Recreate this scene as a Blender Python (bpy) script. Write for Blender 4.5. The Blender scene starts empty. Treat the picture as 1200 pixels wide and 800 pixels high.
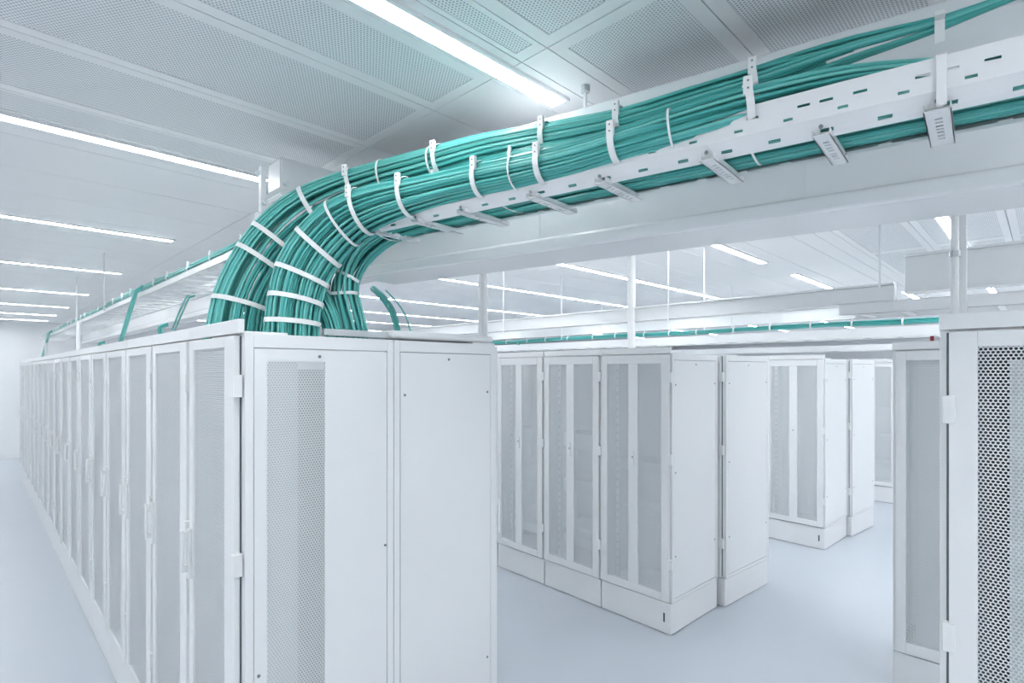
import bpy, math, random
from mathutils import Vector, Matrix
random.seed(7)
C = bpy.context.scene.collection
# ------------------------------------------------------------------ camera
F = 631.0; HOR = 434.0; CH = 2.045; A0 = math.radians(44.8)
LK = Vector((math.cos(A0), math.sin(A0), 0)); RT = Vector((math.sin(A0), -math.cos(A0), 0))
cam = bpy.data.objects.new('camera', bpy.data.cameras.new('camera')); C.objects.link(cam)
cam.location = (0, 0, CH); cam.rotation_euler = (math.pi/2, 0, A0 - math.pi/2)
cam.data.sensor_width = 36; cam.data.lens = F/1200*36; cam.data.shift_y = (HOR-400)/1200
cam.data.clip_start = 0.02
sc = bpy.context.scene; sc.camera = cam
sc.view_settings.view_transform = 'Standard'; sc.view_settings.look = 'None'
sc.view_settings.gamma = 1; sc.view_settings.use_curve_mapping = False
sc.view_settings.exposure = 0.98
LIGHT = 14.0
w = bpy.data.worlds.new('world'); sc.world = w; w.use_nodes = True
w.node_tree.nodes['Background'].inputs[0].default_value = (0.85, 0.93, 1, 1)
w.node_tree.nodes['Background'].inputs[1].default_value = 1.0
CEIL = 3.205

def P(px, py, d):
    v = LK*d + RT*((px-600)/F*d); return Vector((v.x, v.y, CH-(py-HOR)/F*d))
def ray_y(px, x):           # y on the plane x=const seen at column px
    r = (px-600)/F; return x*(RT.x - r*LK.x)/(r*LK.y - RT.y)
def ray_x(px, y):
    r = (px-600)/F; return y*(r*LK.y - RT.y)/(RT.x - r*LK.x)

# ------------------------------------------------------------------ materials
def mat(name, col, rough=0.5, metal=0.0, emit=0.0, noise=0.0, nscale=3.0, spec=0.5, bump=0.0):
    m = bpy.data.materials.new(name); m.use_nodes = True
    nt = m.node_tree; b = nt.nodes['Principled BSDF']
    b.inputs['Base Color'].default_value = (*col, 1); b.inputs['Roughness'].default_value = rough
    b.inputs['Metallic'].default_value = metal; b.inputs['Specular IOR Level'].default_value = spec
    if emit:
        b.inputs['Emission Color'].default_value = (.98, 0.99, 1, 1); b.inputs['Emission Strength'].default_value = emit
    if noise or bump:
        tc = nt.nodes.new('ShaderNodeTexCoord'); n = nt.nodes.new('ShaderNodeTexNoise')
        n.inputs['Scale'].default_value = nscale; n.inputs['Detail'].default_value = 4
        nt.links.new(tc.outputs['Object'], n.inputs['Vector'])
    if noise:
        r = nt.nodes.new('ShaderNodeMixRGB')
        r.inputs[1].default_value = (*[c*(1-noise) for c in col], 1); r.inputs[2].default_value = (*[min(1, c*(1+noise)) for c in col], 1)
        nt.links.new(n.outputs['Fac'], r.inputs[0]); nt.links.new(r.outputs[0], b.inputs['Base Color'])
    if bump:
        bp = nt.nodes.new('ShaderNodeBump'); bp.inputs['Strength'].default_value = bump; bp.inputs['Distance'].default_value = 0.01
        nt.links.new(n.outputs['Fac'], bp.inputs['Height']); nt.links.new(bp.outputs[0], b.inputs['Normal'])
    return m

def holes(nt, axes, pitch, rad):
    """staggered round holes; returns a socket that is 1 inside a hole"""
    tc = nt.nodes.new('ShaderNodeTexCoord'); sp = nt.nodes.new('ShaderNodeSeparateXYZ'); cb = nt.nodes.new('ShaderNodeCombineXYZ')
    nt.links.new(tc.outputs['Object'], sp.inputs[0])
    nt.links.new(sp.outputs[axes[0]], cb.inputs[0]); nt.links.new(sp.outputs[axes[1]], cb.inputs[1])
    s = (pitch, pitch*1.732, 1)
    def vm(op, a, b=None):
        n = nt.nodes.new('ShaderNodeVectorMath'); n.operation = op
        nt.links.new(a, n.inputs[0])
        if b is not None: n.inputs[1].default_value = b
        return n
    base = vm('MULTIPLY', cb.outputs[0], (1/s[0], 1/s[1], 0))
    ds = []
    for off in ((0, 0, 0), (.5, .5, 0)):
        a = vm('ADD', base.outputs[0], off); f = vm('FRACTION', a.outputs[0]); g = vm('SUBTRACT', f.outputs[0], (.5, .5, 0))
        h = vm('MULTIPLY', g.outputs[0], (s[0], s[1], 0)); l = vm('LENGTH', h.outputs[0]); ds.append(l.outputs['Value'])
    mn = nt.nodes.new('ShaderNodeMath'); mn.operation = 'MINIMUM'; nt.links.new(ds[0], mn.inputs[0]); nt.links.new(ds[1], mn.inputs[1])
    lt = nt.nodes.new('ShaderNodeMath'); lt.operation = 'LESS_THAN'; nt.links.new(mn.outputs[0], lt.inputs[0]); lt.inputs[1].default_value = rad
    return lt.outputs[0]
def mesh_mat(name, col, axes, pitch, rad):
    m = mat(name, col, 0.45); nt = m.node_tree
    h = holes(nt, axes, pitch, rad)
    tr = nt.nodes.new('ShaderNodeBsdfTransparent'); mx = nt.nodes.new('ShaderNodeMixShader')
    nt.links.new(h, mx.inputs[0]); nt.links.new(nt.nodes['Principled BSDF'].outputs[0], mx.inputs[1]); nt.links.new(tr.outputs[0], mx.inputs[2])
    nt.links.new(mx.outputs[0], nt.nodes['Material Output'].inputs[0]); return m
def perf_ceiling():
    m = mat('perforated ceiling sheet', (.89, .905, .92), 0.5); nt = m.node_tree
    h = holes(nt, (0, 1), 0.0125, 0.0037)
    mx = nt.nodes.new('ShaderNodeMixRGB'); mx.inputs[1].default_value = (.89, .905, .92, 1); mx.inputs[2].default_value = (.46, .50, .53, 1)
    nt.links.new(h, mx.inputs[0]); nt.links.new(mx.outputs[0], nt.nodes['Principled BSDF'].inputs['Base Color']); return m

WHITE = (.89, .904, .915)
M = dict(
 cab=mat('white powder coat', WHITE, 0.42, noise=.012, nscale=2),
 cab2=mat('white powder coated doors', (.885, .90, .912), 0.38),
 inner=mat('pale grey cabinet inside', (.86, .89, .91), 0.55),
 equip=mat('grey equipment fronts', (.80, .84, .87), 0.5),
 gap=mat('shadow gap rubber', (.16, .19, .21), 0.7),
 dark=mat('dark slot', (.05, .06, .07), 0.6),
 steel=mat('galvanised steel', (.62, .66, .68), 0.35, metal=.6),
 screw=mat('screw metal', (.25, .29, .31), 0.4, metal=.5),
 meshF=mesh_mat('perforated door sheet', (.85, .88, .905), (1, 2), 0.0098, 0.0030),
 meshS=mesh_mat('perforated side sheet', (.86, .89, .91), (0, 2), 0.0105, 0.0034),
 meshN=mesh_mat('perforated near door sheet', (.76, .82, .84), (1, 2), 0.0115, 0.0042),
 meshG=mesh_mat('perforated glazed door sheet', (.82, .86, .885), (1, 2), 0.012, 0.0035),
 ceil=mat('white ceiling sheet', (.90, .912, .925), 0.42, noise=.015, nscale=.8),
 perf=perf_ceiling(),
 floor=mat('pale grey blue epoxy floor', (.60, .65, .715), 0.34, noise=.03, nscale=.9),
 wall=mat('white wall paint', (.89, .91, .92), 0.7, noise=.01),
 beam=mat('white enamelled beam', (.86, .885, .905), 0.22, noise=.02, nscale=1.2),
 tray=mat('white painted tray metal', (.87, .89, .905), 0.35),
 clip=mat('white plastic clip', (.90, .915, .92), 0.35),
 coverp=mat('pale grey cover plate', (.66, .71, .74), .55),
 glowcut=mat('grey glow damping sheet', (.40, .42, .44), .6),  # for the added plate that weakens light bouncing off the beam
 liner=mat('mid grey liner', (.50, .55, .58), .6),
 red=mat('red indicator', (.35, .03, .04), 0.4),
 lamp=mat('lit light strip', (1, 1, 1), 0.5, emit=LIGHT),
)
TEAL = [mat('teal cable jacket', (.10, .49, .46), 0.3), mat('teal cable jacket lighter', (.17, .59, .555), 0.3), mat('teal cable jacket deeper', (.07, .42, .40), 0.3)]

# ------------------------------------------------------------------ helpers
class MB:
    def __init__(s): s.v = []; s.f = []; s.m = []; s.k = 0
    def box(s, a, b, k=0):
        x0, y0, z0 = a; x1, y1, z1 = b; n = len(s.v)
        s.v += [(x0,y0,z0),(x1,y0,z0),(x1,y1,z0),(x0,y1,z0),(x0,y0,z1),(x1,y0,z1),(x1,y1,z1),(x0,y1,z1)]
        for q in ((0,3,2,1),(4,5,6,7),(0,1,5,4),(1,2,6,5),(2,3,7,6),(3,0,4,7)):
            s.f.append(tuple(n+i for i in q)); s.m.append(k)
        return s
    def obox(s, c, ax, h, k=0):      # oriented box: centre, three unit axes, half sizes
        n = len(s.v); c = Vector(c)
        for sz in (-1, 1):
            for sx, sy in ((-1,-1),(1,-1),(1,1),(-1,1)):
                s.v.append(tuple(c + ax[0]*h[0]*sx + ax[1]*h[1]*sy + ax[2]*h[2]*sz))
        for q in ((0,3,2,1),(4,5,6,7),(0,1,5,4),(1,2,6,5),(2,3,7,6),(3,0,4,7)):
            s.f.append(tuple(n+i for i in q)); s.m.append(k)
        return s
    def quad(s, pts, k=0):
        n = len(s.v); s.v += [tuple(p) for p in pts]; s.f.append(tuple(range(n, n+len(pts)))); s.m.append(k); return s
    def tube(s, pts, r, n=6, k=0, cap=True):
        pts = [Vector(p) for p in pts]; base = len(s.v)
        up = Vector((0.13, 0.21, 1)).normalized(); prev = None
        for i, p in enumerate(pts):
            t = (pts[min(i+1, len(pts)-1)] - pts[max(i-1, 0)]).normalized()
            if prev is None:
                ref = up if abs(t.dot(up)) < .9 else Vector((1, 0, 0)); u = t.cross(ref).normalized()
            else: u = (prev - t*prev.dot(t)).normalized()
            prev = u; q = t.cross(u)
            for j in range(n):
                a = 2*math.pi*j/n; s.v.append(tuple(p + (u*math.cos(a) + q*math.sin(a))*r))
        for i in range(len(pts)-1):
            for j in range(n):
                a = base+i*n+j; b = base+i*n+(j+1) % n; s.f.append((a, b, b+n, a+n)); s.m.append(k)
        if cap:
            s.f.append(tuple(base+j for j in reversed(range(n)))); s.m.append(k)
            e = base+(len(pts)-1)*n; s.f.append(tuple(e+j for j in range(n))); s.m.append(k)
        return s
    def prism(s, prof, p0, p1, side, k=0):   # profile [(sideways, z)] swept from p0 to p1
        n = len(prof); b = len(s.v); side = Vector(side)
        for p in (Vector(p0), Vector(p1)):
            for u, z in prof: s.v.append(tuple(p + side*u + Vector((0, 0, z))))
        for j in range(n): s.f.append((b+j, b+(j+1) % n, b+n+(j+1) % n, b+n+j)); s.m.append(k)
        s.f.append(tuple(b+j for j in reversed(range(n)))); s.f.append(tuple(b+n+j for j in range(n))); s.m += [k, k]
        return s
    def build(s, name, mats, parent=None, bevel=0, smooth=False, seg=2):
        me = bpy.data.meshes.new(name); me.from_pydata(s.v, [], s.f)
        if not isinstance(mats, (list, tuple)): mats = [mats]
        for m_ in mats: me.materials.append(m_)
        me.polygons.foreach_set('material_index', s.m)
        if smooth: me.polygons.foreach_set('use_smooth', [True]*len(s.f))
        me.update()
        o = bpy.data.objects.new(name, me); C.objects.link(o)
        if parent is not None: o.parent = parent
        if bevel:
            b = o.modifiers.new('bevel', 'BEVEL'); b.width = bevel; b.segments = seg; b.limit_method = 'ANGLE'; b.angle_limit = .7
            b.harden_normals = False
        return o
def tag(o, label, cat, group=None):
    o['label'] = label; o['category'] = cat
    if group: o['group'] = group
    return o
def thing(name, label, cat, loc=(0, 0, 0), rz=0, group=None):
    o = bpy.data.objects.new(name, None); C.objects.link(o); o.location = loc; o.rotation_euler = (0, 0, rz)
    o.empty_display_size = .1
    return tag(o, label, cat, group)
def struct(o): o['kind'] = 'structure'; return o
def kids(o): return [c for c in bpy.data.objects if c.parent == o]
def dup(root, loc, rz, label, group=None):
    def cp(o, par):
        c = o.copy(); C.objects.link(c); c.parent = par
        for k in kids(o): cp(k, c)
        return c
    r = cp(root, None); r.location = loc; r.rotation_euler = (0, 0, rz); r['label'] = label
    if group: r['group'] = group
    return r

# ------------------------------------------------------------------ room shell
X0, X1, Y0, Y1 = -3.2, 24.0, -3.2, 17.1
struct(MB().box((X0-.1, Y0-.1, -.1), (X1+.1, Y1+.1, 0)).build('floor', M['floor']))
ceiling = struct(MB().box((X0-.1, Y0-.1, CEIL+.002), (X1+.1, Y1+.1, CEIL+.12)).build('ceiling', M['gap']))
struct(MB().box((X0, Y1, 0), (X1, Y1+.1, CEIL)).build('wall_far', M['wall']))
struct(MB().box((X1, Y0, 0), (X1+.1, Y1, CEIL)).build('wall_right', M['wall']))
struct(MB().box((X0-.1, Y0, 0), (X0, Y1, CEIL)).build('wall_left', M['wall']))
struct(MB().box((X0, Y0-.1, 0), (X1, Y0, CEIL)).build('wall_near', M['wall']))
struct(MB().box((X0, Y1-.02, 0), (X1, Y1, .12)).build('baseboard_far', M['tray'], bevel=.004))

# ceiling sheets
yb = [-2.515+.545*i for i in range(7)] + [1.255, 1.38, 1.54, 1.91, 2.46, 3.0, 3.255, 3.55, 4.10]
while yb[-1] < Y1-.3: yb.append(yb[-1]+.545)
yb[-1] = Y1
yb = [Y0] + yb
xb = [-3.2, -1.76, -.16, 1.44, 3.04, 4.64, 6.24, 7.84, 9.44, 11.04, 12.64, 14.24, 15.84, 17.44, 19.04, 20.64, 22.24, 24.0]
cache = {}; far = MB()
for j in range(len(yb)-1):
    for i in range(len(xb)-1):
        xa, xc = xb[i], xb[i+1]; ya, yc = yb[j], yb[j+1]
        perf = (xc < 1.5 and yc < 3.3 and not (1.37 < ya < 1.5)) or (xa > 1.4 and yc < 1.3) or (xa > 7 and i % 2 and yc < 4)
        wx, wy = xc-xa-.004, yc-ya-.004
        if xa < 7 and yc < 6.4 and yc > -1:
            key = (round(wx, 3), round(wy, 3), perf)
            if key not in cache:
                m = MB(); bx = .05; by = .05 if wy > .3 else .02
                m.box((-wx/2, -wy/2, 0), (wx/2, wy/2, .02), 0)
                if perf:      # slightly recessed-looking punched field under the sheet
                    m.f.pop(-6); m.m.pop(-6)
                    a = [(-wx/2, -wy/2), (wx/2, -wy/2), (wx/2, wy/2), (-wx/2, wy/2)]
                    b = [(-wx/2+bx, -wy/2+by), (wx/2-bx, -wy/2+by), (wx/2-bx, wy/2-by), (-wx/2+bx, wy/2-by)]
                    for q in range(4):
                        r = (q+1) % 4; m.quad([(*a[q], 0), (*b[q], 0), (*b[r], 0), (*a[r], 0)], 0)
                        m.quad([(*b[q], 0), (*b[q], .003), (*b[r], .003), (*b[r], 0)], 0)
                    m.quad([(*b[0], .003), (*b[3], .003), (*b[2], .003), (*b[1], .003)], 1)
                o = m.build('ceiling_panel', [M['ceil'], M['perf']], ceiling); cache[key] = o
            else:
                o = cache[key].copy(); C.objects.link(o); o.parent = ceiling
            o.location = ((xa+xc)/2, (ya+yc)/2, CEIL-.019)
        else:
            far.box((xa+.002, ya+.002, CEIL-.019), (xc-.002, yc-.002, CEIL), 0)
fo = far.build('ceiling_panel', [M['ceil'], M['perf']], ceiling); fo['kind'] = 'stuff'

# light strips along x
def light(y, xa, xb_, label, wd=.036):
    z = CEIL-.02
    t = thing('ceiling_light', label, 'ceiling light', ((xa+xb_)/2, y, z), 0, None)
    h = (xb_-xa)/2
    m = MB().box((-h, -wd-.016, -.012), (h, -wd, .0)).box((-h, wd, -.012), (h, wd+.016, .0)).box((-h-.012, -wd-.016, -.012), (-h, wd+.016, 0)).box((h, -wd-.016, -.012), (h+.012, wd+.016, 0))
    m.build('frame', M['tray'], t)
    MB().box((-h, -wd, -.009), (h, wd, -.001)).build('diffuser', M['lamp'], t)
left_l = [(1.47, 'wide lit ceiling strip running to the top of the white beam'), (3.31, 'lit ceiling strip ending at the hanger bar, first one left of the cables'),
 (5.43, 'lit ceiling strip second from the cables on the left'), (7.70, 'lit ceiling strip third from the cables on the left'), (10.2, 'lit ceiling strip fourth from the cables on the left'),
 (12.5, 'lit ceiling strip fifth from the cables on the left'), (14.5, 'last but one lit ceiling strip towards the far wall'), (16.2, 'last lit ceiling strip close to the far wall')]
for y, lb in left_l: light(y, X0+.3, 1.76 if y < 2 else 1.25, lb)
right_l = [(2.12, 3.6, 5.9, 'short lit strip emerging below the white beam'), (2.12, 6.85, 8.76, 'short lit strip following the first one below the white beam'),
 (3.67, 2.3, 8.76, 'long lit strip above the three glazed cabinets'), (5.30, 2.3, 8.76, 'second lit strip behind the glazed cabinets, seen under the beam'),
 (7.4, 2.3, 8.76, 'third lit strip seen under the beam above the solid rack end'), (9.3, 2.3, 8.76, 'fourth lit strip seen under the beam'), (11.2, 2.3, 8.76, 'fifth thin lit strip seen under the beam'), (13.6, 2.3, 8.76, 'farthest thin lit strip seen under the beam'),
 (1.45, 9.5, 22, 'lit strip behind the round post on the near right cabinet'), (.55, 5, 22, 'lit strip at the right edge of the picture under the beam'),
 (3.67, 10.2, 20, 'lit strip above the farthest rack row, near part'), (5.3, 10.2, 20, 'lit strip above the farthest rack row, middle part'), (7.4, 10.2, 20, 'lit strip above the farthest rack row, rear part'), (10, 10.2, 20, 'lit strip deep behind the farthest rack row')]
for y, a, b, lb in right_l: light(y, a, b, lb)
light(-1.0, -2.5, 8, 'lit ceiling strip behind the camera position')
light(-2.3, -2.5, 16, 'lit ceiling strip along the near wall')

# ------------------------------------------------------------------ cabinets
H = 2.177
def ring(m, x0, x1, y0, y1, z0, z1, l, r, b, t):     # rectangular frame in the y-z plane
    m.box((x0, y0, z0), (x1, y0+l, z1)); m.box((x0, y1-r, z0), (x1, y1, z1))
    m.box((x0, y0+l, z0), (x1, y1-r, z0+b)); m.box((x0, y0+l, z1-t), (x1, y1-r, z1)); return m
def cabinet(name, label, kind, W, D, loc, rz=0, group=None, end=None, slot=False, fascia=True, near=False, flip=False):
    """front looks to -x, width runs along +y"""
    t = thing(name, label, 'cabinet', loc, rz, group)
    pl = MB().box((-.008, .003, .006), (D, W-.003, .243)).build('plinth', M['cab'], t, bevel=.003)
    MB().box((.01, .01, 0), (D-.01, W-.01, .006)).build('foot', M['gap'], t)
    m = MB()
    if end == 'perf':
        m.box((0.02, 0.006, .25), (.18, .016, H-.01)); m.box((.33, 0.006, .25), (D, .016, H-.01)); m.box((.18, 0.006, .25), (.33, .016, .33)); m.box((.18, .006, H-.13), (.33, .016, H-.01))
    else: m.box((0.02, 0.006, .25), (D, .016, H-.01))
    m.box((.02, W-.016, .25), (D, W-.006, H-.01)); m.box((D-.02, .016, .25), (D, W-.016, H-.01))
    m.box((0, .002, .25), (.035, .042, H)); m.box((0, W-.042, .25), (.035, W-.002, H))
    m.box((0, .042, .25), (.035, W-.042, .275)); m.box((0, .042, H-.03), (.035, W-.042, H))
    m.box((.035, .016, .25), (D-.02, W-.016, .262)); m.box((.035, .016, H-.02), (D-.02, W-.016, H-.01))
    m.build('shell', M['cab'], t, bevel=.002, seg=1)
    # inside: mounting rails and equipment
    r = MB(); r.box((.10, .07, .27), (.112, .11, H-.03)); r.box((.10, W-.11, .27), (.112, W-.07, H-.03))
    rr = r.build('mounting_rail', M['steel'], t) if not near else None
    if kind == 'glass':
        s = MB()
        for i in range(26):
            z = .36+i*.067; s.box((.097, .083, z), (.0995, .097, z+.022)); s.box((.097, W-.097, z), (.0995, W-.083, z+.022))
        s.build('slot_row', M['gap'], rr)
    if near: cx = 0.0 if flip == 2 else .02; MB().box((cx, .045, .30), (cx+.004, W-(.12 if flip == 2 else .17), H-.10)).build('cover_plate', M['coverp'], t)
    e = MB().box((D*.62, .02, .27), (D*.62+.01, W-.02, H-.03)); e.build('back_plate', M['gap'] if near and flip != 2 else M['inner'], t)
    rnd = random.Random(len(label)*3+int(W*100))
    z = .42
    while z < H-.3 and not near:
        hh = rnd.choice((.045, .09, .09, .13)); 
        if rnd.random() < .5:
            q = MB().box((.118, .112, z), (.42, W-.112, z+hh-.006)).build('equipment_unit', M['equip'], t)
        z += hh+rnd.choice((.05, .18, .3))
    # door
    dz0, dz1 = .256, H-.008; dy0, dy1 = .036 if kind != 'glass' else .012, W-.008
    if kind == 'glass':
        L_, R_, Bt, Tp = .065, .065, .065, .07
    elif flip == 2: L_, R_, Bt, Tp = .055, .055, .07, .06; dy0, dy1 = .008, W-.020
    elif flip: L_, R_, Bt, Tp = .055, .07, .055, .05; dy0, dy1 = .008, W-.028
    else: L_, R_, Bt, Tp = .10, .055, .055, .04
    d = MB(); ring(d, -.026, -.004, dy0, dy1, dz0, dz1, L_, R_, Bt, Tp)
    if kind == 'glass':
        my = (dy0+dy1)/2; d.box((-.026, my-.045, dz0+Bt), (-.004, my+.045, dz1-Tp))
    door = d.build('door', M['cab2'], t, bevel=.0025)
    if kind == 'glass':
        MB().box((-.017, dy0+L_, dz0+Bt), (-.0165, my-.045, dz1-Tp)).build('window_panel', M['meshG'], door)
        MB().box((-.017, my+.045, dz0+Bt), (-.0165, dy1-R_, dz1-Tp)).build('window_panel', M['meshG'], door)
        k = MB().box((-.034, my-.012, 1.27), (-.026, my+.012, 1.39)).build('lock', M['clip'], door, bevel=.003)
        MB().box((-.036, my-.005, 1.335), (-.034, my+.005, 1.35)).build('keyhole', M['screw'], k)
    else:
        MB().box((-.017, dy0+L_, dz0+Bt), (-.0165, dy1-R_, dz1-Tp)).build('mesh_panel', M['meshG'] if flip == 2 else M['meshN'] if near else M['meshF'], door)
        if flip: dy1 = dy0+.062
        h = MB().box((-.040, dy1-.046, 1.17), (-.026, dy1-.016, 1.38)).box((-.066, dy1-.040, 1.2), (-.052, dy1-.02, 1.375)).box((-.052, dy1-.038, 1.345), (-.04, dy1-.022, 1.37)).box((-.052, dy1-.038, 1.2), (-.04, dy1-.022, 1.225))
        h.build('handle', M['clip'], door, bevel=.003)
    for hz in () if flip == 2 else (1.92, 1.19, .5) if flip else (1.99, 1.357, .55):
        MB().box((-.036, W-.045, hz-.045), (-.004, W-.012, hz+.045)).build('hinge', M['clip'], t, bevel=.002) if flip else MB().box((-.036, dy0-.028, hz-.04), (-.004, dy0+.010, hz+.04)).build('hinge', M['clip'], t, bevel=.002)
    if flip != 2: (MB().box((-.003, W-.034, .26), (.0, W-.02, H-.01)) if flip else MB().box((-.003, .03, .26), (.0, .046, H-.01))).build('seal', M['gap'], t)
    if fascia:
        MB().box((-.02, .002, H), (.0, W-.002, H+.05)).build('fascia', M['cab'], t, bevel=.002)
    MB().box((.0, .002, H), (D*.25, W-.002, H+.008)).build('top_rail', M['cab'], t)
    if slot:
        MB().box((-.0095, .055, .09), (-.008, .068, .16)).build('plinth_slot', M['dark'], t)
    if end:    # flush side panel on the y=0 side
        f = MB(); x0, x1 = 0.0, D
        f.box((x0, -.004, .25), (x0+.028, .006, H)); f.box((x1-.03, -.004, .25), (x1, .006, H)); f.box((x0+.028, -.004, .25), (x1-.03, .006, .275)); f.box((x0+.028, -.004, H-.05), (x1-.03, .006, H))
        f.build('side_frame', M['cab'], t, bevel=.0012, seg=1)
        (MB().box((x0+.028, .003, .275), (x0+.034, .0055, H-.05)).box((x1-.036, .003, .275), (x1-.03, .0055, H-.05)) if end == 'perf' else MB().box((x0+.028, .003, .275), (x1-.03, .0055, H-.05))).build('gasket', M['gap'], t)
        px0, px1 = x0+.031, x1-.033; pz0, pz1 = .278, H-.053
        if end == 'perf':
            s = MB(); ya, yc_ = -.003, .002; mx0 = px0+.045; mx1 = px0+.265; mz0 = pz0+.06; mz1 = pz1-.045
            s.box((px0, ya, pz0), (mx0, yc_, pz1)); s.box((mx1, ya, pz0), (px1, yc_, pz1)); s.box((mx0, ya, pz0), (mx1, yc_, mz0)); s.box((mx0, ya, mz1), (mx1, yc_, pz1))
            sp = s.build('side_panel', M['cab2'], t)
            MB().box((mx0, -.0022, mz0), (mx1, -.0018, mz1)).build('mesh_panel', M['meshS'], sp)
            # upright inside, half way across the holes, darker side plate behind
            MB().box((mx0-.02, .0042, mz0-.02), (mx0+.115, .0056, mz1+.02)).build('inner_plate', M['coverp'], sp)
        else:
            sp = MB().box((px0, -.003, pz0), (px1, .002, pz1)).build('side_panel', M['cab2'], t, bevel=.001, seg=1)
        if end == 'perf': MB().box((.15, .10, .27), (.36, .103, H-.06)).build('inner_liner', M['liner'], t)
        pts = [((px0+px1)/2, pz1-.03), (px0+.02, pz1-.19), (px1-.02, pz1-.19), (px0+.02, .6), (px1-.02, .6), (px0+.02, 1.25)]
        if end == 'perf': pts = [(px1-.30, pz1-.025), (px1-.008, 1.3), (px0+.015, .95)]
        for (sx, sz) in pts:
            MB().tube([(sx, -.006, sz), (sx, -.003, sz)], .006, 8).build('screw', M['screw'], sp)
    return t

LX = .684; LY = 2.008; LG = 'mesh door cabinets in the long left row'
c0 = cabinet('server_cabinet', 'white mesh door cabinet at the near end of the long left row', 'mesh', .592, .607, (LX, LY, 0), 0, LG, end='perf')
c1 = cabinet('server_cabinet', 'white mesh door cabinet second from the near end of the left row', 'mesh', .65, .607, (LX, LY+.592, 0), 0, LG)
ordn = ['third', 'fourth', 'fifth', 'sixth', 'seventh', 'eighth', 'ninth', 'tenth', 'eleventh', 'twelfth', 'thirteenth', 'fourteenth', 'fifteenth', 'sixteenth', 'seventeenth', 'eighteenth']
for i, n in enumerate(ordn):
    lb = 'white mesh door cabinet %s from the near end of the left row' % n
    if i == len(ordn)-1: lb = 'white mesh door cabinet at the far end of the left row by the wall'
    dup(c1, (LX, LY+.592+.65*(i+1), 0), 0, lb, LG)
rear0 = cabinet('rear_cabinet', 'solid white end cabinet right of the perforated end panel, backing onto the left row', 'mesh', .6, .60, (LX+1.212, LY+.6, 0), math.pi, None, fascia=False)
rc = bpy.data.objects.new('end_holder', None)
rw = .602
MB().box((0, -.004, .25), (.03, .0, H+.0)).box((rw-.03, -.004, .25), (rw, 0, H)).box((.03, -.004, .25), (rw-.03, 0, .275)).box((.03, -.004, H-.05), (rw-.03, 0, H)).build('side_frame', M['cab'], rc, bevel=.0012, seg=1)
MB().box((.03, -.001, .275), (rw-.03, 0, H-.05)).build('gasket', M['gap'], rc)
sp = MB().box((.033, -.0035, .278), (rw-.033, -.001, H-.053)).build('side_panel', M['cab2'], rc)
for sx, sz in ((rw/2, H-.08), (.055, H-.24), (rw-.055, H-.24), (.055, .45), (rw-.055, .6)):
    MB().tube([(sx, -.006, sz), (sx, -.0035, sz)], .006, 8).build('screw', M['screw'], sp)
MB().box((0, -.008, .006), (rw, 0, .243)).build('plinth', M['cab'], rc, bevel=.002)
for hz in (1.9, 1.25, .42): MB().box((rw, -.003, hz-.05), (rw+.008, .02, hz+.05)).build('hinge', M['clip'], rc)
rear0['label'] = 'plain white end cabinet right of the perforated end panel, back to back with it'
for o in kids(rc):
    o.parent = rear0; o.matrix_basis = Matrix.Translation((rw, .6, 0)) @ Matrix.Rotation(math.pi, 4, 'Z')
bpy.data.objects.remove(rc)
# low top box with rounded end behind the cable drop
tb = thing('cable_entry_box', 'low white box on the solid end cabinet, right of the cable drops', 'cable box', (LX+.615, LY+.01, H+.009))
MB().box((0, 0, 0), (.60, .5, .035)).build('body', M['cab'], tb, bevel=.014, seg=3)
MB().box((-.30, .03, .0), (-.004, .055, .028)).build('bracket', M['steel'], tb, bevel=.003)

# middle row
GM = 'glazed two-window cabinets of the middle row'
mr = math.radians(-2.4); MX, MY = 3.812, 2.051
ydir = Vector((-math.sin(mr), math.cos(mr), 0))
g0 = cabinet('server_cabinet', 'white cabinet with two tall windows at the near end of the middle row', 'glass', .668, .74, (MX, MY, 0), mr, GM, end='plain', slot=True)
for i, lb in enumerate(['white cabinet with two tall windows between its neighbours in the middle row', 'white cabinet with two tall windows touching the solid rack edge on its left', 'white two-window cabinet hidden mostly behind the big rack end']):
    p = Vector((MX, MY, 0)) + ydir*.675*(i+1)
    if i == 0: g1 = cabinet('server_cabinet', lb, 'glass', .668, .74, p, mr, GM)
    else: dup(g1, p, mr, lb, GM)
g2 = cabinet('rear_cabinet', 'plain white cabinet behind the near glazed middle cabinet, across a narrow gap', 'mesh', .668, .80, (4.60, 1.965, 0), math.radians(-5.0), None, end='plain', fascia=False)
# third row
g3 = cabinet('server_cabinet', 'white two-window cabinet at the near end of the third row, beyond the middle row', 'glass', .668, .76, (6.86, 1.79, 0), math.radians(-3), 'glazed cabinets of the third row', end='plain', slot=True)
dup(g1, (6.895, 2.47, 0), math.radians(-3), 'white two-window cabinet partly hidden by the plain middle cabinet', 'glazed cabinets of the third row')
cabinet('rear_cabinet', 'plain white cabinet joined behind the glazed cabinet of the third row', 'mesh', .668, .72, (7.66, 1.70, 0), math.radians(-7), None, end='plain', fascia=False)
# fourth row
dup(g1, (10.0, 1.62, 0), math.radians(-2), 'farthest glazed cabinet seen in the gap left of the right cabinets', 'glazed cabinets of the fourth row')
dup(g1, (9.98, .94, 0), math.radians(-2), 'farthest glazed cabinet, its neighbour behind the mesh door cabinet', 'glazed cabinets of the fourth row')
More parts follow.
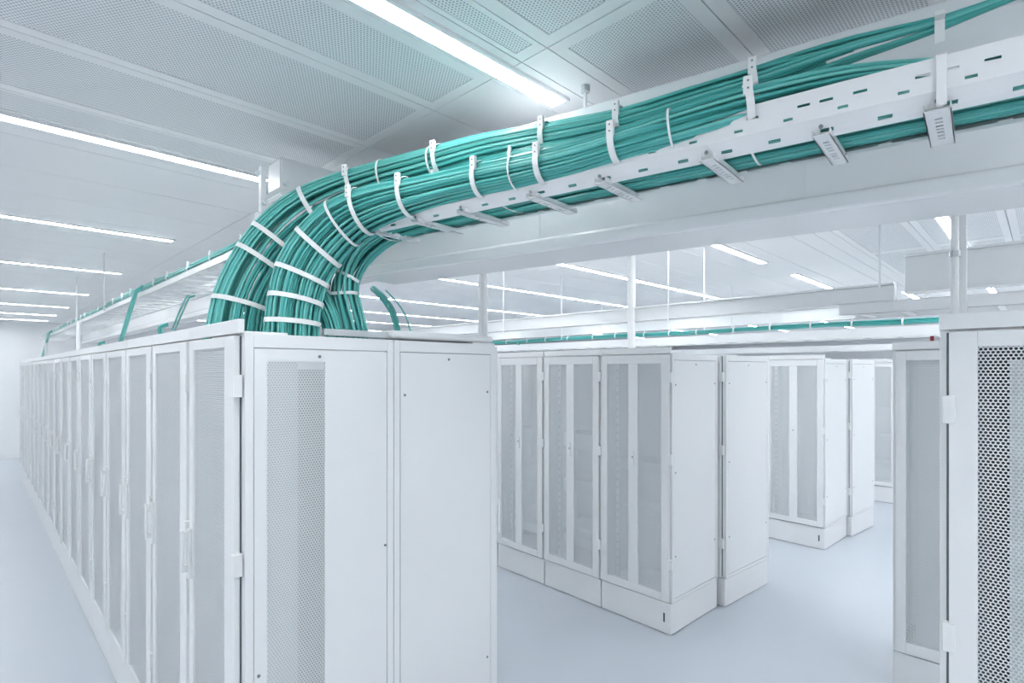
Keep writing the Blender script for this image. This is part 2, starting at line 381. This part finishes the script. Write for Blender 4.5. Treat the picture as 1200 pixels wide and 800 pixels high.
# right hand cabinets
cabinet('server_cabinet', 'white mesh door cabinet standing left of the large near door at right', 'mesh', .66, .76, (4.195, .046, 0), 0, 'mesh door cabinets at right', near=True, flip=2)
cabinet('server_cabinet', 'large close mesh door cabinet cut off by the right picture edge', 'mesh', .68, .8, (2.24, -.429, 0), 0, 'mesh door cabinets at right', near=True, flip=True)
tg = MB().box((-.004, -.004, 0), (.012, .014, .03)).build('red_indicator', M['red']); tg.location = (4.21, .50, H+.052-.03+.03)
tag(tg, 'tiny dark red square tag on top of the cabinet left of the near right door', 'tag')

# ------------------------------------------------------------------ main cable tray
ZT = 2.612
RA = Vector((1.115, 2.132, 0)); RB = Vector((1.495, .032, 0)); RD = (RB-RA).normalized()      # near rail line, RD towards the viewer's right
PERP = Vector((-RD.y, RD.x, 0));  PERP = PERP if PERP.x > 0 else -PERP
def on_rail(px):
    r = (px-600)/F; # solve (A + RD s): right/forward = r
    a = RA.dot(RT) - r*RA.dot(LK); b = RD.dot(RT) - r*RD.dot(LK); return -a/b
def rail_mesh(length, hgt, inward, slots=True):
    """rail along +x from 0..length, side in the x-z plane, bottom flange towards +y*inward; slots are real holes"""
    v = []; f = []; idx = {}
    xs = [0.0]; kinds = []
    pitch = .115; x = .03
    while x+pitch < length:
        for a, k in ((.0, 0), (.020, 1), (.046, 0), (.058, 2), (.074, 0), (.086, 3)):
            pass
        xs += [x, x+.020, x+.048, x+.057, x+.078, x+.088]; kinds += [0, 1, 0, 2, 0, 3]; x += .115; kinds_last = 0
    xs.append(length); kinds = []
    for i in range(len(xs)-1): kinds.append([0, 1, 0, 2, 0, 3][(i-1) % 6] if i > 0 else 0)
    rows = [(0, .0), (0, .022), (0, .029), (0, .066), (0, .074), (0, hgt)]        # side heights
    fl = [.012, .022, .030, .036]                                               # flange widths
    prof = [(inward*.034, .008), (inward*.034, 0), (inward*.024, .009), (inward*.018, .016), (0, .036)] + [(0, z) for z in (.046, .053, .072, .079, hgt)] + [(inward*.012, hgt), (inward*.012, hgt-.008)]
    for i, xx in enumerate(xs):
        for (y, z) in prof: v.append((xx, y, z))
    n = len(prof)
    for i in range(len(xs)-1):
        for j in range(n-1):
            k = kinds[i]
            seg = j
            if slots and ((k == 1 and seg == 2) or (k == 3 and seg == 7) or (k == 2 and seg == 5) or (k == 1 and seg == 7 and i % 4 == 0)): continue
            a = i*n+j; f.append((a, a+1, a+n+1, a+n))
    me = bpy.data.meshes.new('rail'); me.from_pydata(v, [], f); me.materials.append(M['tray']); me.update()
    return me
def add_mesh(name, me, parent, loc=(0, 0, 0), rz=0, solid=.0):
    o = bpy.data.objects.new(name, me); C.objects.link(o); o.parent = parent; o.location = loc; o.rotation_euler = (0, 0, rz)
    if solid:
        m = o.modifiers.new('solid', 'SOLIDIFY'); m.thickness = solid; m.offset = 0
    return o
s_end = on_rail(1330)
p0 = RA - RD*.0; LEN = s_end
tray = thing('cable_tray', 'white slotted ladder tray carrying the thick teal cables across the picture', 'cable tray', (p0.x, p0.y, ZT), math.atan2(RD.y, RD.x))
# local +x runs to the right/near, local y: which side is PERP
loc_y = Vector((-RD.y, RD.x, 0)); sgn = 1 if loc_y.dot(PERP) > 0 else -1
add_mesh('side_rail', rail_mesh(LEN, .108, sgn), tray, solid=.0022)
add_mesh('side_rail', rail_mesh(LEN, .108, -sgn), tray, loc=(0, sgn*.225, 0), solid=.0022)
SK = math.radians(6.5)
for px in (435, 487, 540, 622, 703, 828, 962, 1098, 1280):
    s_ = on_rail(px)
    # a slim inverted channel with real slots
    m = MB(); L_ = .237; wd = .024 if px > 1000 else (.019 if px > 500 else .015)
    zb = -.016
    m.box((-wd, 0, -.002), (-wd+.002, L_, zb-.002)); m.box((wd-.002, 0, -.002), (wd, L_, zb-.002))
    ys = [0, .02]; y = .045
    while y < L_-.04: ys += [y, y+.006]; y += .022
    prev = 0; 
    edges = [0]
    y = .05
    while y < L_-.05:
        m.box((-wd, prev, zb), (wd, y, zb-.002)); 
        m.box((-wd, y, zb), (-.007, y+.008, zb-.002)); m.box((.007, y, zb), (wd, y+.008, zb-.002)); prev = y+.008; y += .022
    m.box((-wd, prev, zb), (wd, L_, zb-.002))
    for q in range(len(m.v)):
        X, Y, Z = m.v[q]; m.v[q] = (X + Y*math.tan(SK), Y*sgn, Z + .012)
    o = m.build('rung', M['tray'], tray); o.location = (s_, 0, 0)
    b = MB().tube([(s_+.0, -sgn*.004, .014), (s_, -sgn*.0005, .014)], .005, 8).build('bolt', M['screw'], tray)

# ------------------------------------------------------------------ big white beam behind the tray
BA = Vector((1.386, 2.498, 0)); BB = Vector((1.884, .041, 0)); BD = (BB-BA).normalized(); BN = Vector((BD.y, -BD.x, 0)); BN = BN if BN.x > 0 else -BN
def channel(b, t, w_=.27):
    # (depth, z) profile with rounded protruding lips at bottom and top
    q = []
    def arc(cx, cz, r, a0, a1, n=5):
        for i in range(n+1):
            a = math.radians(a0+(a1-a0)*i/n); q.append((cx+r*math.cos(a), cz+r*math.sin(a)))
    q.append((w_, b)); arc(.010, b+.010, .010, 270, 180)
    arc(.012, b+.040, .012, 180, 95); q.append((.016, b+.056))
    q.append((.016, t-.056)); arc(.012, t-.042, .012, 265, 180); arc(.010, t-.010, .010, 180, 90)
    q.append((w_, t)); return q
beam = thing('ceiling_beam', 'big glossy white steel beam running behind the teal cables', 'beam', (BA.x, BA.y, 2.519))
pr = channel(0, .526)
e = (BB+BD*.75)-BA
MB().prism([(u, z) for u, z in pr], (0, 0, 0), e, BN).build('web', M['beam'], beam)
q_ = BN*.14; c = e*.5 + q_; MB().obox((c.x, c.y, .5275), (BD, BN, Vector((0, 0, 1))), (e.length*.5-.01, .125, .0015)).build('glow_damper', M['glowcut'], beam)  # added grey plate on the beam, cuts the glow bounced onto the ceiling
for fr in (.33, .62, .80):
    c = e*fr + BN*.015; MB().obox((c.x, c.y, .263), (BD, BN, Vector((0, 0, 1))), (.0012, .0022, .20)).build('seam', M['tray'], beam)
# hanger above the beam
def rod(name, label, cat, pt, z0, z1, r, mt='tray', group=None):
    o = MB().tube([(0, 0, 0), (0, 0, z1-z0)], r, 12).build(name, M[mt], None, smooth=False); o.location = (pt[0], pt[1], z0); return tag(o, label, cat, group)
hp = P(686, 100, 2.16)
h_ = thing('beam_hanger', 'short round ceiling hanger above the middle of the white beam', 'hanger', (hp.x, hp.y, 3.04))
MB().tube([(0, 0, 0), (0, 0, CEIL-.02-3.04)], .007, 10).build('rod', M['tray'], h_)
MB().tube([(0, 0, CEIL-.045-3.04), (0, 0, CEIL-.02-3.04)], .018, 12).build('ceiling_cup', M['steel'], h_)

# second beam along the left row, farther on
b2 = thing('ceiling_beam', 'long white beam running away above the left row under the far tray', 'beam', (1.62, 2.95, 2.60))
MB().prism(channel(0, .30, .16), (0, 0, 0), (0, 11.2, 0), (1, 0, 0)).build('web', M['beam'], b2)
# cross beam above the cable drop with its hanger arm
cb_ = thing('cross_beam', 'white box beam sticking out left above the cable bends', 'beam', (1.05, 2.60, 2.88))
MB().box((0, 0, 0), (1.35, .15, .19)).build('body', M['beam'], cb_, bevel=.006)
MB().box((-.004, .005, .01), (0, .145, .18)).build('end_cap', M['tray'], cb_)
ha = P(308, 200, 2.50)
hg = thing('hanger_arm', 'white upright flat hanger bar with a diagonal link, left of the cable bends', 'hanger', (ha.x, ha.y, 2.56))
MB().box((-.012, -.012, 0), (.012, -.004, .43)).box((-.012, -.004, 0), (-.006, .02, .43)).build('upright', M['tray'], hg, bevel=.001)
MB().obox((.05, .0, .32), (Vector((.78, 0, .62)).normalized(), Vector((0, 1, 0)), Vector((-.62, 0, .78)).normalized()), (.075, .004, .011)).build('link', M['tray'], hg, bevel=.002)
for z, x in ((.26, -.0), (.375, .10), (.39, -.03)): MB().tube([(x, -.028, z), (x, -.006, z)], .011, 8).build('bolt', M['steel'], hg)
MB().box((-.02, .0, .1), (.02, .05, .22)).build('foot_bracket', M['tray'], hg, bevel=.002)

# ------------------------------------------------------------------ cable bundles
def catmull(ctrl, n):
    out = []
    m = len(ctrl)
    seg = [0.0]
    for i in range(1, m): seg.append(seg[-1] + (ctrl[i][0]-ctrl[i-1][0]).length)
    for k in range(n):
        d = seg[-1]*k/(n-1); i = max(j for j in range(m-1) if seg[j] <= d+1e-9); u = (d-seg[i])/(seg[i+1]-seg[i])
        a, b, c, e = ctrl[max(i-1, 0)], ctrl[i], ctrl[i+1], ctrl[min(i+2, m-1)]
        vals = []
        for q in range(3):
            p0, p1, p2, p3 = a[q], b[q], c[q], e[q]
            vals.append(.5*((2*p1)+(p2-p0)*u+(2*p0-5*p1+4*p2-p3)*u*u+(3*p1-p0-3*p2+p3)*u**3))
        out.append(vals)
    return out
class Bundle:
    """ctrl: px, py, depth, half height seen (px), half thickness along the sight line (m)"""
    def __init__(s, ctrl, n=52):
        c = []
        for (px, py, d, hp_, rb) in ctrl: c.append((P(px, py, d), hp_*d/F, rb))
        s.set(c, n)
    def set(s, c, n, axis=None):
        s.pts = catmull(c, n); s.n = n; s.fr = []
        eye = Vector((0, 0, CH))
        for i in range(n):
            t = (s.pts[min(i+1, n-1)][0]-s.pts[max(i-1, 0)][0]).normalized()
            vd = axis or (s.pts[i][0]-eye).normalized(); l = t.cross(vd).normalized(); b = t.cross(l).normalized(); s.fr.append((t, l, b))
    def at(s, u):
        x = u*(s.n-1); i = min(int(x), s.n-2); w_ = x-i
        p = s.pts[i][0].lerp(s.pts[i+1][0], w_); t, l, b = s.fr[i]
        return p, t, l, b, s.pts[i][1]*(1-w_)+s.pts[i+1][1]*w_, s.pts[i][2]*(1-w_)+s.pts[i+1][2]*w_
    def u_at_px(s, px, lo=0, hi=1):
        best = (1e9, 0)
        for k in range(400):
            u = lo+(hi-lo)*k/399; p = s.at(u)[0]; x = p.dot(RT)/p.dot(LK)*F+600
            if abs(x-px) < best[0]: best = (abs(x-px), u)
        return best[1]
    def u_at_py(s, py, lo=0, hi=1):
        best = (1e9, 0)
        for k in range(400):
            u = lo+(hi-lo)*k/399; p = s.at(u)[0]; y = HOR-(p.z-CH)/p.dot(LK)*F
            if abs(y-py) < best[0]: best = (abs(y-py), u)
        return best[1]
def make_bundle(b, name, label, group, rims, r, rnd, sides=6, wob=.07, power=1.0, late=None):
    org = b.pts[-1][0].copy()
    t = thing(name, label, 'cable bundle', tuple(org), 0, group)
    total = sum(k for k, _ in rims)
    for (k, rho) in rims:
        for j in range(k):
            th = 2*math.pi*(j+rnd.uniform(-.25, .25))/k; ph = rnd.uniform(0, 6.28); ph2 = rnd.uniform(0, 6.28); f1 = rnd.uniform(4, 9); f2 = rnd.uniform(3, 8); tw = rnd.uniform(-.35, .35)
            rr = rho*rnd.uniform(.93, 1.02); pts = []
            u0 = -1 if late is None or (rho == 1.0 and rnd.random() < .45) else late+rnd.uniform(-.09, .09)
            for i in range(b.n):
                u = i/(b.n-1)
                if u < u0: continue
                p, (T, L, B) = b.pts[i][0], b.fr[i]
                a = th + wob*math.sin(f1*u+ph) + tw*u; q = rr*(1+.05*math.sin(f2*u+ph2))*min(1, .5+(u-u0)/.2)
                ca = math.copysign(abs(math.cos(a))**power, math.cos(a)); sa = math.copysign(abs(math.sin(a))**power, math.sin(a)); pts.append(p + L*(max(b.pts[i][1]-r, .001)*q*ca) + B*(max(b.pts[i][2]-r, .001)*q*sa) - org)
            o = MB().tube(pts, r, sides).build('cable', rnd.choice(TEAL if rnd.random() < .8 else TEAL[:1]), t, smooth=True)
    return t
def band(b, t, u, w_=.012, th=.0025, name='cable_tie', mt='clip', a0=0, a1=360, tilt=0.0):
    p, T, L, B, ra, rb = b.at(u); org = t.location
    n = 28; m = MB(); closed = a1-a0 >= 360; k = n if closed else n+1
    for j in range(k):
        a = math.radians(a0+(a1-a0)*j/n); d = L*math.cos(a)*(ra+.003) + B*math.sin(a)*(rb+.003)
        dn = (L*math.cos(a)/max(ra, .01) + B*math.sin(a)/max(rb, .01)).normalized()
        sh = T*(tilt*math.cos(a)*ra)
        for (s1, s2) in ((-1, 0), (1, 0), (1, 1), (-1, 1)):
            m.v.append(tuple(p - org + d + sh + T*(s1*w_/2) + dn*(s2*th)))
    for j in range(n):
        a = j*4; c = ((j+1) % k)*4
        for q in range(4): m.f.append((a+q, a+(q+1) % 4, c+(q+1) % 4, c+q)); m.m.append(0)
    return m.build(name, M[mt], t)
def clip(b, t, u, sc_=1.0):
    p, T, L, B, ra, rb = b.at(u); org = t.location
    bd = band(b, t, u, .019*sc_, .003, 'cable_clip')
    up = L if L.z > 0 else -L; toward = B if B.dot(Vector((0, 0, CH))-p) > 0 else -B
    Th = Vector((T.x, T.y, 0)).normalized(); Z = Vector((0, 0, 1)); Nn = Th.cross(Z)
    c = p - org + up*(ra+.000) + toward*rb*.55
    m = MB().obox(c, (Th, Nn, Z), (.0112*sc_, .007*sc_, .024*sc_))
    hd = m.build('clip_head', M['clip'], bd, bevel=.003)
    if sc_ > .8:
        e = toward if True else Nn
        nn = Nn if Nn.dot(toward) > 0 else -Nn
        m2 = MB()
        for dz in (.011, -.008): m2.tube([tuple(c+nn*.0066+Z*dz), tuple(c+nn*.0078+Z*dz)], .0028, 8)
        # holes of the clip head
        m2.build('clip_hole', M['screw'], bd)
    return bd
rnd = random.Random(3)
GB = 'teal cable bundles dropping from the tray into the left row'
front = Bundle([(1290,50,1.10,12,.035),(1200,64,1.15,13,.035),(1100,84,1.22,15,.04),(1040,90,1.29,17,.042),(990,99,1.34,20,.045),(933,112,1.37,22,.045),(867,129,1.41,23,.045),(800,148,1.475,22,.045),(733,167,1.56,19,.045),(667,187,1.665,19,.045),
 (600,203,1.78,19,.045),(560,211,1.86,19,.045),(500,225,1.99,20,.05),(440,242,2.12,25,.055),(405,259,2.19,29,.06),(378,284,2.20,31,.06),(357,316,2.19,31,.06),(347,350,2.17,30,.06),(343,380,2.15,30,.06),(342,410,2.15,31,.06)])
tf = make_bundle(front, 'cable_bundle', 'thick teal cable bundle on the front edge of the tray, dropping in the middle', GB, [(31, 1.0), (29, .84), (22, .62)], .0051, rnd, late=.22)
rear = Bundle([(1280,-38,1.16,5,.010),(1175,0,1.26,6,.012),(1100,28,1.33,9,.018),(1000,57,1.42,15,.03),(933,80,1.50,18,.035),(867,101,1.56,17,.038),(800,120,1.64,15,.038),(733,141,1.73,15,.04),(667,156,1.84,16,.042),(600,169,1.96,17,.042),
 (560,178,2.04,18,.045),(500,196,2.17,20,.05),(440,214,2.30,22,.052),(395,231,2.36,25,.055),(355,254,2.37,29,.06),(323,285,2.34,31,.06),(300,318,2.30,31,.06),(285,350,2.26,31,.06),(279,380,2.24,32,.06),(276,405,2.23,33,.06)])
tr_ = make_bundle(rear, 'cable_bundle', 'thick teal cable bundle at the back of the tray, dropping leftmost', GB, [(31, 1.0), (29, .84), (22, .62)], .0051, rnd, late=.22)
lc = [(RA + RD*sx + PERP*.117 + Vector((0, 0, 2.656)), .028, .110) for sx in (2.6, 2.2, 1.9, 1.6, 1.3, 1.0, .7, .42)]
lc += [(P(px, py, d), a_, b_) for (px, py, d, a_, b_) in ((462,268,2.27,.030,.09),(432,284,2.33,.04,.08),(410,308,2.34,.06,.06),(399,338,2.33,.085,.05),(403,364,2.34,.09,.05),(408,388,2.35,.10,.05),(410,408,2.35,.10,.05))]
low = Bundle.__new__(Bundle); low.set(lc, 52, PERP)
tl = make_bundle(low, 'cable_bundle', 'flat teal cable bundle lying in the tray above the rungs, dropping rightmost', GB, [(38, 1.0), (16, .8)], .0050, rnd, power=.55)
mid = Bundle([(690,163,1.80,6,.02),(640,174,1.87,8,.025),(590,187,1.97,9,.03),(540,200,2.08,10,.03),(480,217,2.22,11,.03),(440,234,2.32,11,.03),(405,256,2.38,11,.03),(380,285,2.37,11,.03),(370,315,2.34,11,.03),(374,345,2.29,11,.03),(385,370,2.27,12,.03),(393,400,2.26,12,.03)])
tm = make_bundle(mid, 'cable_bundle', 'narrower teal cable bundle between the front and back bundles', GB, [(18, 1.0), (7, .6)], .0050, rnd)
back = Bundle([(420,262,2.46,9,.03),(380,255,2.50,10,.03),(345,270,2.50,10,.03),(325,300,2.47,12,.03),(316,340,2.42,13,.03),(312,375,2.37,13,.03),(310,405,2.34,13,.03)], 30)
tk = make_bundle(back, 'cable_bundle', 'dark shaded teal bundle seen between the left and middle cable drops', GB, [(20, 1.0)], .0050, rnd)
for i, (a, lb) in enumerate([([(352,330,2.16,2,.004),(358,355,2.17,2,.004),(364,378,2.18,3,.006),(368,400,2.18,3,.006)], 'few loose teal cables right of the middle cable drop'),
        ([(376,335,2.28,3,.005),(384,352,2.26,3,.005),(392,372,2.27,3,.005),(396,400,2.27,3,.005)], 'few loose teal cables crossing behind the middle cable drop')]):
    make_bundle(Bundle(a, 16), 'loose_cables', lb, None, [(6, 1.0)], .0036, rnd)
side = Bundle([(437,338,3.1,4,.02),(448,348,3.05,4,.02),(460,366,3.0,4,.02),(467,392,2.95,4,.02)], 16)
make_bundle(side, 'cable_bundle', 'small curved teal bundle right of the big cable drop', None, [(9, 1.0)], .0045, rnd)
make_bundle(Bundle([(452,340,3.1,1,.004),(466,355,3.05,1,.004),(476,372,3.0,1,.004),(482,392,2.95,1,.004)], 16), 'loose_cables', 'single thin teal cable right of the small curved bundle', None, [(2, 1.0)], .004, rnd)
# clips and ties
for px in (418, 478, 563, 637, 723, 876): clip(front, tf, front.u_at_px(px, .0, .75))
for px in (418, 517, 640, 727, 884): clip(rear, tr_, rear.u_at_px(px, .0, .75))
for px, s_ in ((513, .8), (602, .6)): clip(mid, tm, mid.u_at_px(px, 0, .7), s_)
for px in (605, 787): band(front, tf, front.u_at_px(px, 0, .7), .006, .002)
for px in (453, 510): band(rear, tr_, rear.u_at_px(px, 0, .7), .009, .002)
for px in (598, 885, 455): band(low, tl, low.u_at_px(px, 0, .8), .006, .002)
for py in (248, 262): band(front, tf, front.u_at_py(py, .5, 1), .012, .002)
for py in (290, 323, 352, 378): band(front, tf, front.u_at_py(py, .5, 1), .019, .002, 'cable_strap')
for py in (246, 284, 306, 357): band(rear, tr_, rear.u_at_py(py, .5, 1), .020, .002, 'cable_strap')
for py in (322, 345): band(low, tl, low.u_at_py(py, .6, 1), .013, .002, 'cable_strap')
for py in (322, 345): band(mid, tm, mid.u_at_py(py, .6, 1), .013, .002, 'cable_strap')
band(back, tk, back.u_at_py(358, .5, 1), .019, .002, 'cable_strap')
# bracket holding the thin end of the rear bundle against the beam, and the strap round the tray at right
q = rear.u_at_px(1101, 0, .4); p, T, L, B, ra, rb = rear.at(q)
br = thing('wall_bracket', 'upright white bracket holding the thin end of the rear cables on the beam', 'bracket', tuple(p))
MB().obox((0, 0, -.018), (RD, PERP, Vector((0, 0, 1))), (.010, .001, .040)).build('plate', M['clip'], br, bevel=.0008)
MB().obox((-.0, 0, .0), (RD, PERP, Vector((0, 0, 1))), (.010, .025, .002)).build('tongue', M['clip'], br)
br.location = p - PERP*.022
s_ = on_rail(1103); c = RA + RD*s_ - PERP*.004
st = thing('tray_strap', 'white flat strap wrapped over the side of the tray at right', 'strap', (c.x, c.y, ZT), math.atan2(RD.y, RD.x))
MB().box((-.009, -sgn*.004, .0), (.009, -sgn*.001, .112)).box((-.009, -sgn*.004, .108), (.009, sgn*.02, .112)).build('band', M['clip'], st, bevel=.0008)
MB().tube([(0, -sgn*.012, .006), (0, -sgn*.001, .006)], .008, 8).build('buckle', M['clip'], st)

# ------------------------------------------------------------------ far trays, posts, rods
def far_tray(label, x, y0, y1, z, wdt, hgt, step):
    t = thing('cable_tray', label, 'cable tray', (x, y0, z)); L_ = y1-y0
    MB().box((0, 0, 0), (.003, L_, hgt)).box((0, 0, 0), (.02, L_, .002)).box((0, 0, hgt-.002), (.012, L_, hgt)).build('side_rail', M['tray'], t)
    MB().box((wdt-.003, 0, 0), (wdt, L_, hgt)).box((wdt-.02, 0, 0), (wdt, L_, .002)).build('side_rail', M['tray'], t)
    m0 = None; y = .12
    while y < L_-.05:
        if m0 is None: o = m0 = MB().box((.003, -.014, .003), (wdt-.003, .014, .015)).build('rung', M['tray'], t)
        else: o = m0.copy(); C.objects.link(o); o.parent = t
        o.location = (0, y, 0); y += step
    if hgt > .06:
        y = .5
        while y < L_:
            MB().tube([(wdt+.008, y, -.004), (wdt+.008, y, CEIL-.02-z)], .0045, 8).box((wdt, y-.01, .0), (wdt+.014, y+.01, .03)).build('hanger_rod', M['tray'], t); y += 2.1
    return t
def far_bundle(label, x, y0, y1, z, ra, rb, nst, r, clips, group=None):
    b = Bundle.__new__(Bundle); n = max(8, int((y1-y0)/.45)); rr = random.Random(int(x*10))
    b.set([(Vector((x+rr.uniform(-.01, .01), y0+(y1-y0)*i/(n-1), z+rr.uniform(-.006, .006))), ra*rr.uniform(.8, 1.1), rb) for i in range(n)], n*2)
    t = make_bundle(b, 'cable_bundle', label, group, [(nst, 1.0)], r, rr, 5)
    y = y0+.2
    while y < y1:
        u = (y-y0)/(y1-y0); clip(b, t, min(.99, u), .9 if clips < .5 else 1.3); y += clips*rr.uniform(.85, 1.15)
    return t
far_tray('white ladder tray running away above the left row of cabinets', .93, 2.62, 13.4, 2.612, .34, .04, .23)
far_bundle('thin clipped teal bundle on the far tray above the left row', .955, 2.60, 13.2, 2.678, .028, .035, 12, .0055, .42)
far_tray('white tray with thin teal cables above the third row', 6.85, .4, 8.5, 2.40, .34, .11, .3)
far_bundle('thin clipped teal bundle above the third row of cabinets', 6.88, .35, 8.5, 2.56, .032, .04, 11, .008, .46)
far_tray('white tray high above the fourth row far right', 10.0, -.4, 8.5, 2.36, .34, .10, .4)
far_tray('white ladder tray behind the round post at right', 3.95, -.6, .95, 2.40, .42, .07, .22)
def long_beam(label, x, y0, y1, z0, hh, dp=.12):
    t = thing('ceiling_beam', label, 'beam', (x, y0, z0)); L_ = y1-y0
    MB().box((0, 0, 0), (dp, L_, .014)).box((.02, 0, .014), (dp-.02, L_, hh-.014)).box((0, 0, hh-.014), (dp, L_, hh)).build('web', M['beam'], t, bevel=.003)
    return t
long_beam('slim white beam above the three glazed cabinets', 4.32, .72, 9, 2.50, .13)
long_beam('deep white beam end above the cabinets at right, behind the round post', 4.30, -2.8, .66, 2.55, .25)
long_beam('white beam above the third row of cabinets', 7.4, -2, 9, 2.66, .16)
def vpost(name, label, cat, px, d, z0, z1, r, group=None):
    p = P(px, 434, d); return rod(name, label, cat, (p.x, p.y), z0, z1, r, 'tray', group)
vpost('support_post', 'white round post rising behind the solid rack end, under the beam', 'post', 566, 4.2, H+.0, CEIL-.02, .038)
vpost('support_post', 'white square-looking post above the glazed cabinets', 'post', 740, 5.0, 2.24, CEIL-.02, .036)
for px, lb, d in ((783, 'thin threaded rod above the near glazed cabinet', 4.6), (825, 'thin rod right of the threaded rod above the plain middle cabinet', 5.0), (590, 'thin rod just right of the thick white post', 5.6), (658, 'faint thin rod left of the square-looking post', 6.5), (1031, 'thin rod at the end of the deep white beam', 3.6)):
    vpost('ceiling_rod', lb, 'rod', px, d, 2.42 if px != 1031 else 2.6, CEIL-.02, .006, None)
for px, lb, y in ((122, 'thin rod dropping to the far tray above the left row', 6.3), (90, 'short rod near the far end of the left tray', 9.0)):
    x_ = .92; p = Vector((x_, ray_y(px, x_), 0)); rod('ceiling_rod', lb, 'rod', (p.x, p.y), 2.62, CEIL-.02, .006)
for px, lb in ((92, 'white post standing on the left row near its far end'), (54, 'white post at the far end of the left row tray')):
    x_ = .90; rod('support_post', lb, 'post', (x_, ray_y(px, x_)), H+.06, 2.62, .022)
# post on the near right cabinet
pp = P(1119, 365, 1.86); po = thing('round_post', 'white round post on the near right cabinet reaching the beam', 'post', (pp.x, pp.y, H+.01))
MB().tube([(0, 0, 0), (0, 0, CEIL-.03-H)], .0115, 16).build('tube', M['tray'], po, smooth=False)
MB().box((.02, -.030, .0), (.034, -.006, CEIL-.03-H)).build('flat_channel', M['tray'], po, bevel=.003)
MB().tube([(0, 0, .25), (0, 0, .27)], .016, 16).build('collar', M['steel'], po)
MB().box((-.03, -.03, 0), (.03, .03, .008)).build('base_plate', M['tray'], po, bevel=.002)
# cable drops from the far tray
def drop(label, x, y, x2, y2, z0, z1, n=5, r=.006):
    c = [(Vector((x, y, z0)), .016, .016), (Vector((x-.03, y+.05, z0-.02)), .016, .016), (Vector(((x+x2)/2-.02, (y+y2)/2, (z0+z1)/2)), .018, .018), (Vector((x2, y2, z1)), .018, .018)]
    b = Bundle.__new__(Bundle); b.set(c, 14); make_bundle(b, 'cable_drop', label, 'teal cable drops over the left row', [(n, 1.0)], r, random.Random(5), 5)
for px0, px1, lb in ((168, 138, 'teal cables dropping from the far tray, nearest drop on the left'), (62, 48, 'teal cables dropping from the very end of the far tray')):
    drop(lb, .93, ray_y(px0, .93), .93, ray_y(px1, .93), 2.68, H+.03, 6, .008)
drop('thin teal cable hanging under the far tray rungs', 1.2, ray_y(228, 1.2), 1.2, ray_y(203, 1.2), 2.62, 2.38, 2, .007)
drop('short teal cable stub rising from the left row near the rear beam', .95, ray_y(196, .95), .95, ray_y(190, .95), 2.36, H+.02, 3, .008)
drop('short teal cable stub rising farther along the left row', .95, ray_y(122, .95), .95, ray_y(118, .95), 2.33, H+.02, 3, .010)
drop('short teal cable drop from the bundle onto the tray over the third row', 6.88, ray_y(610, 6.88), 6.9, ray_y(612, 6.9), 2.55, 2.42, 4, .012)
#drop('short teal stub on the third row under its tray', 6.95, ray_y(950, 6.95), 6.95, ray_y(946, 6.95), 2.33, H+.03, 4, .012)
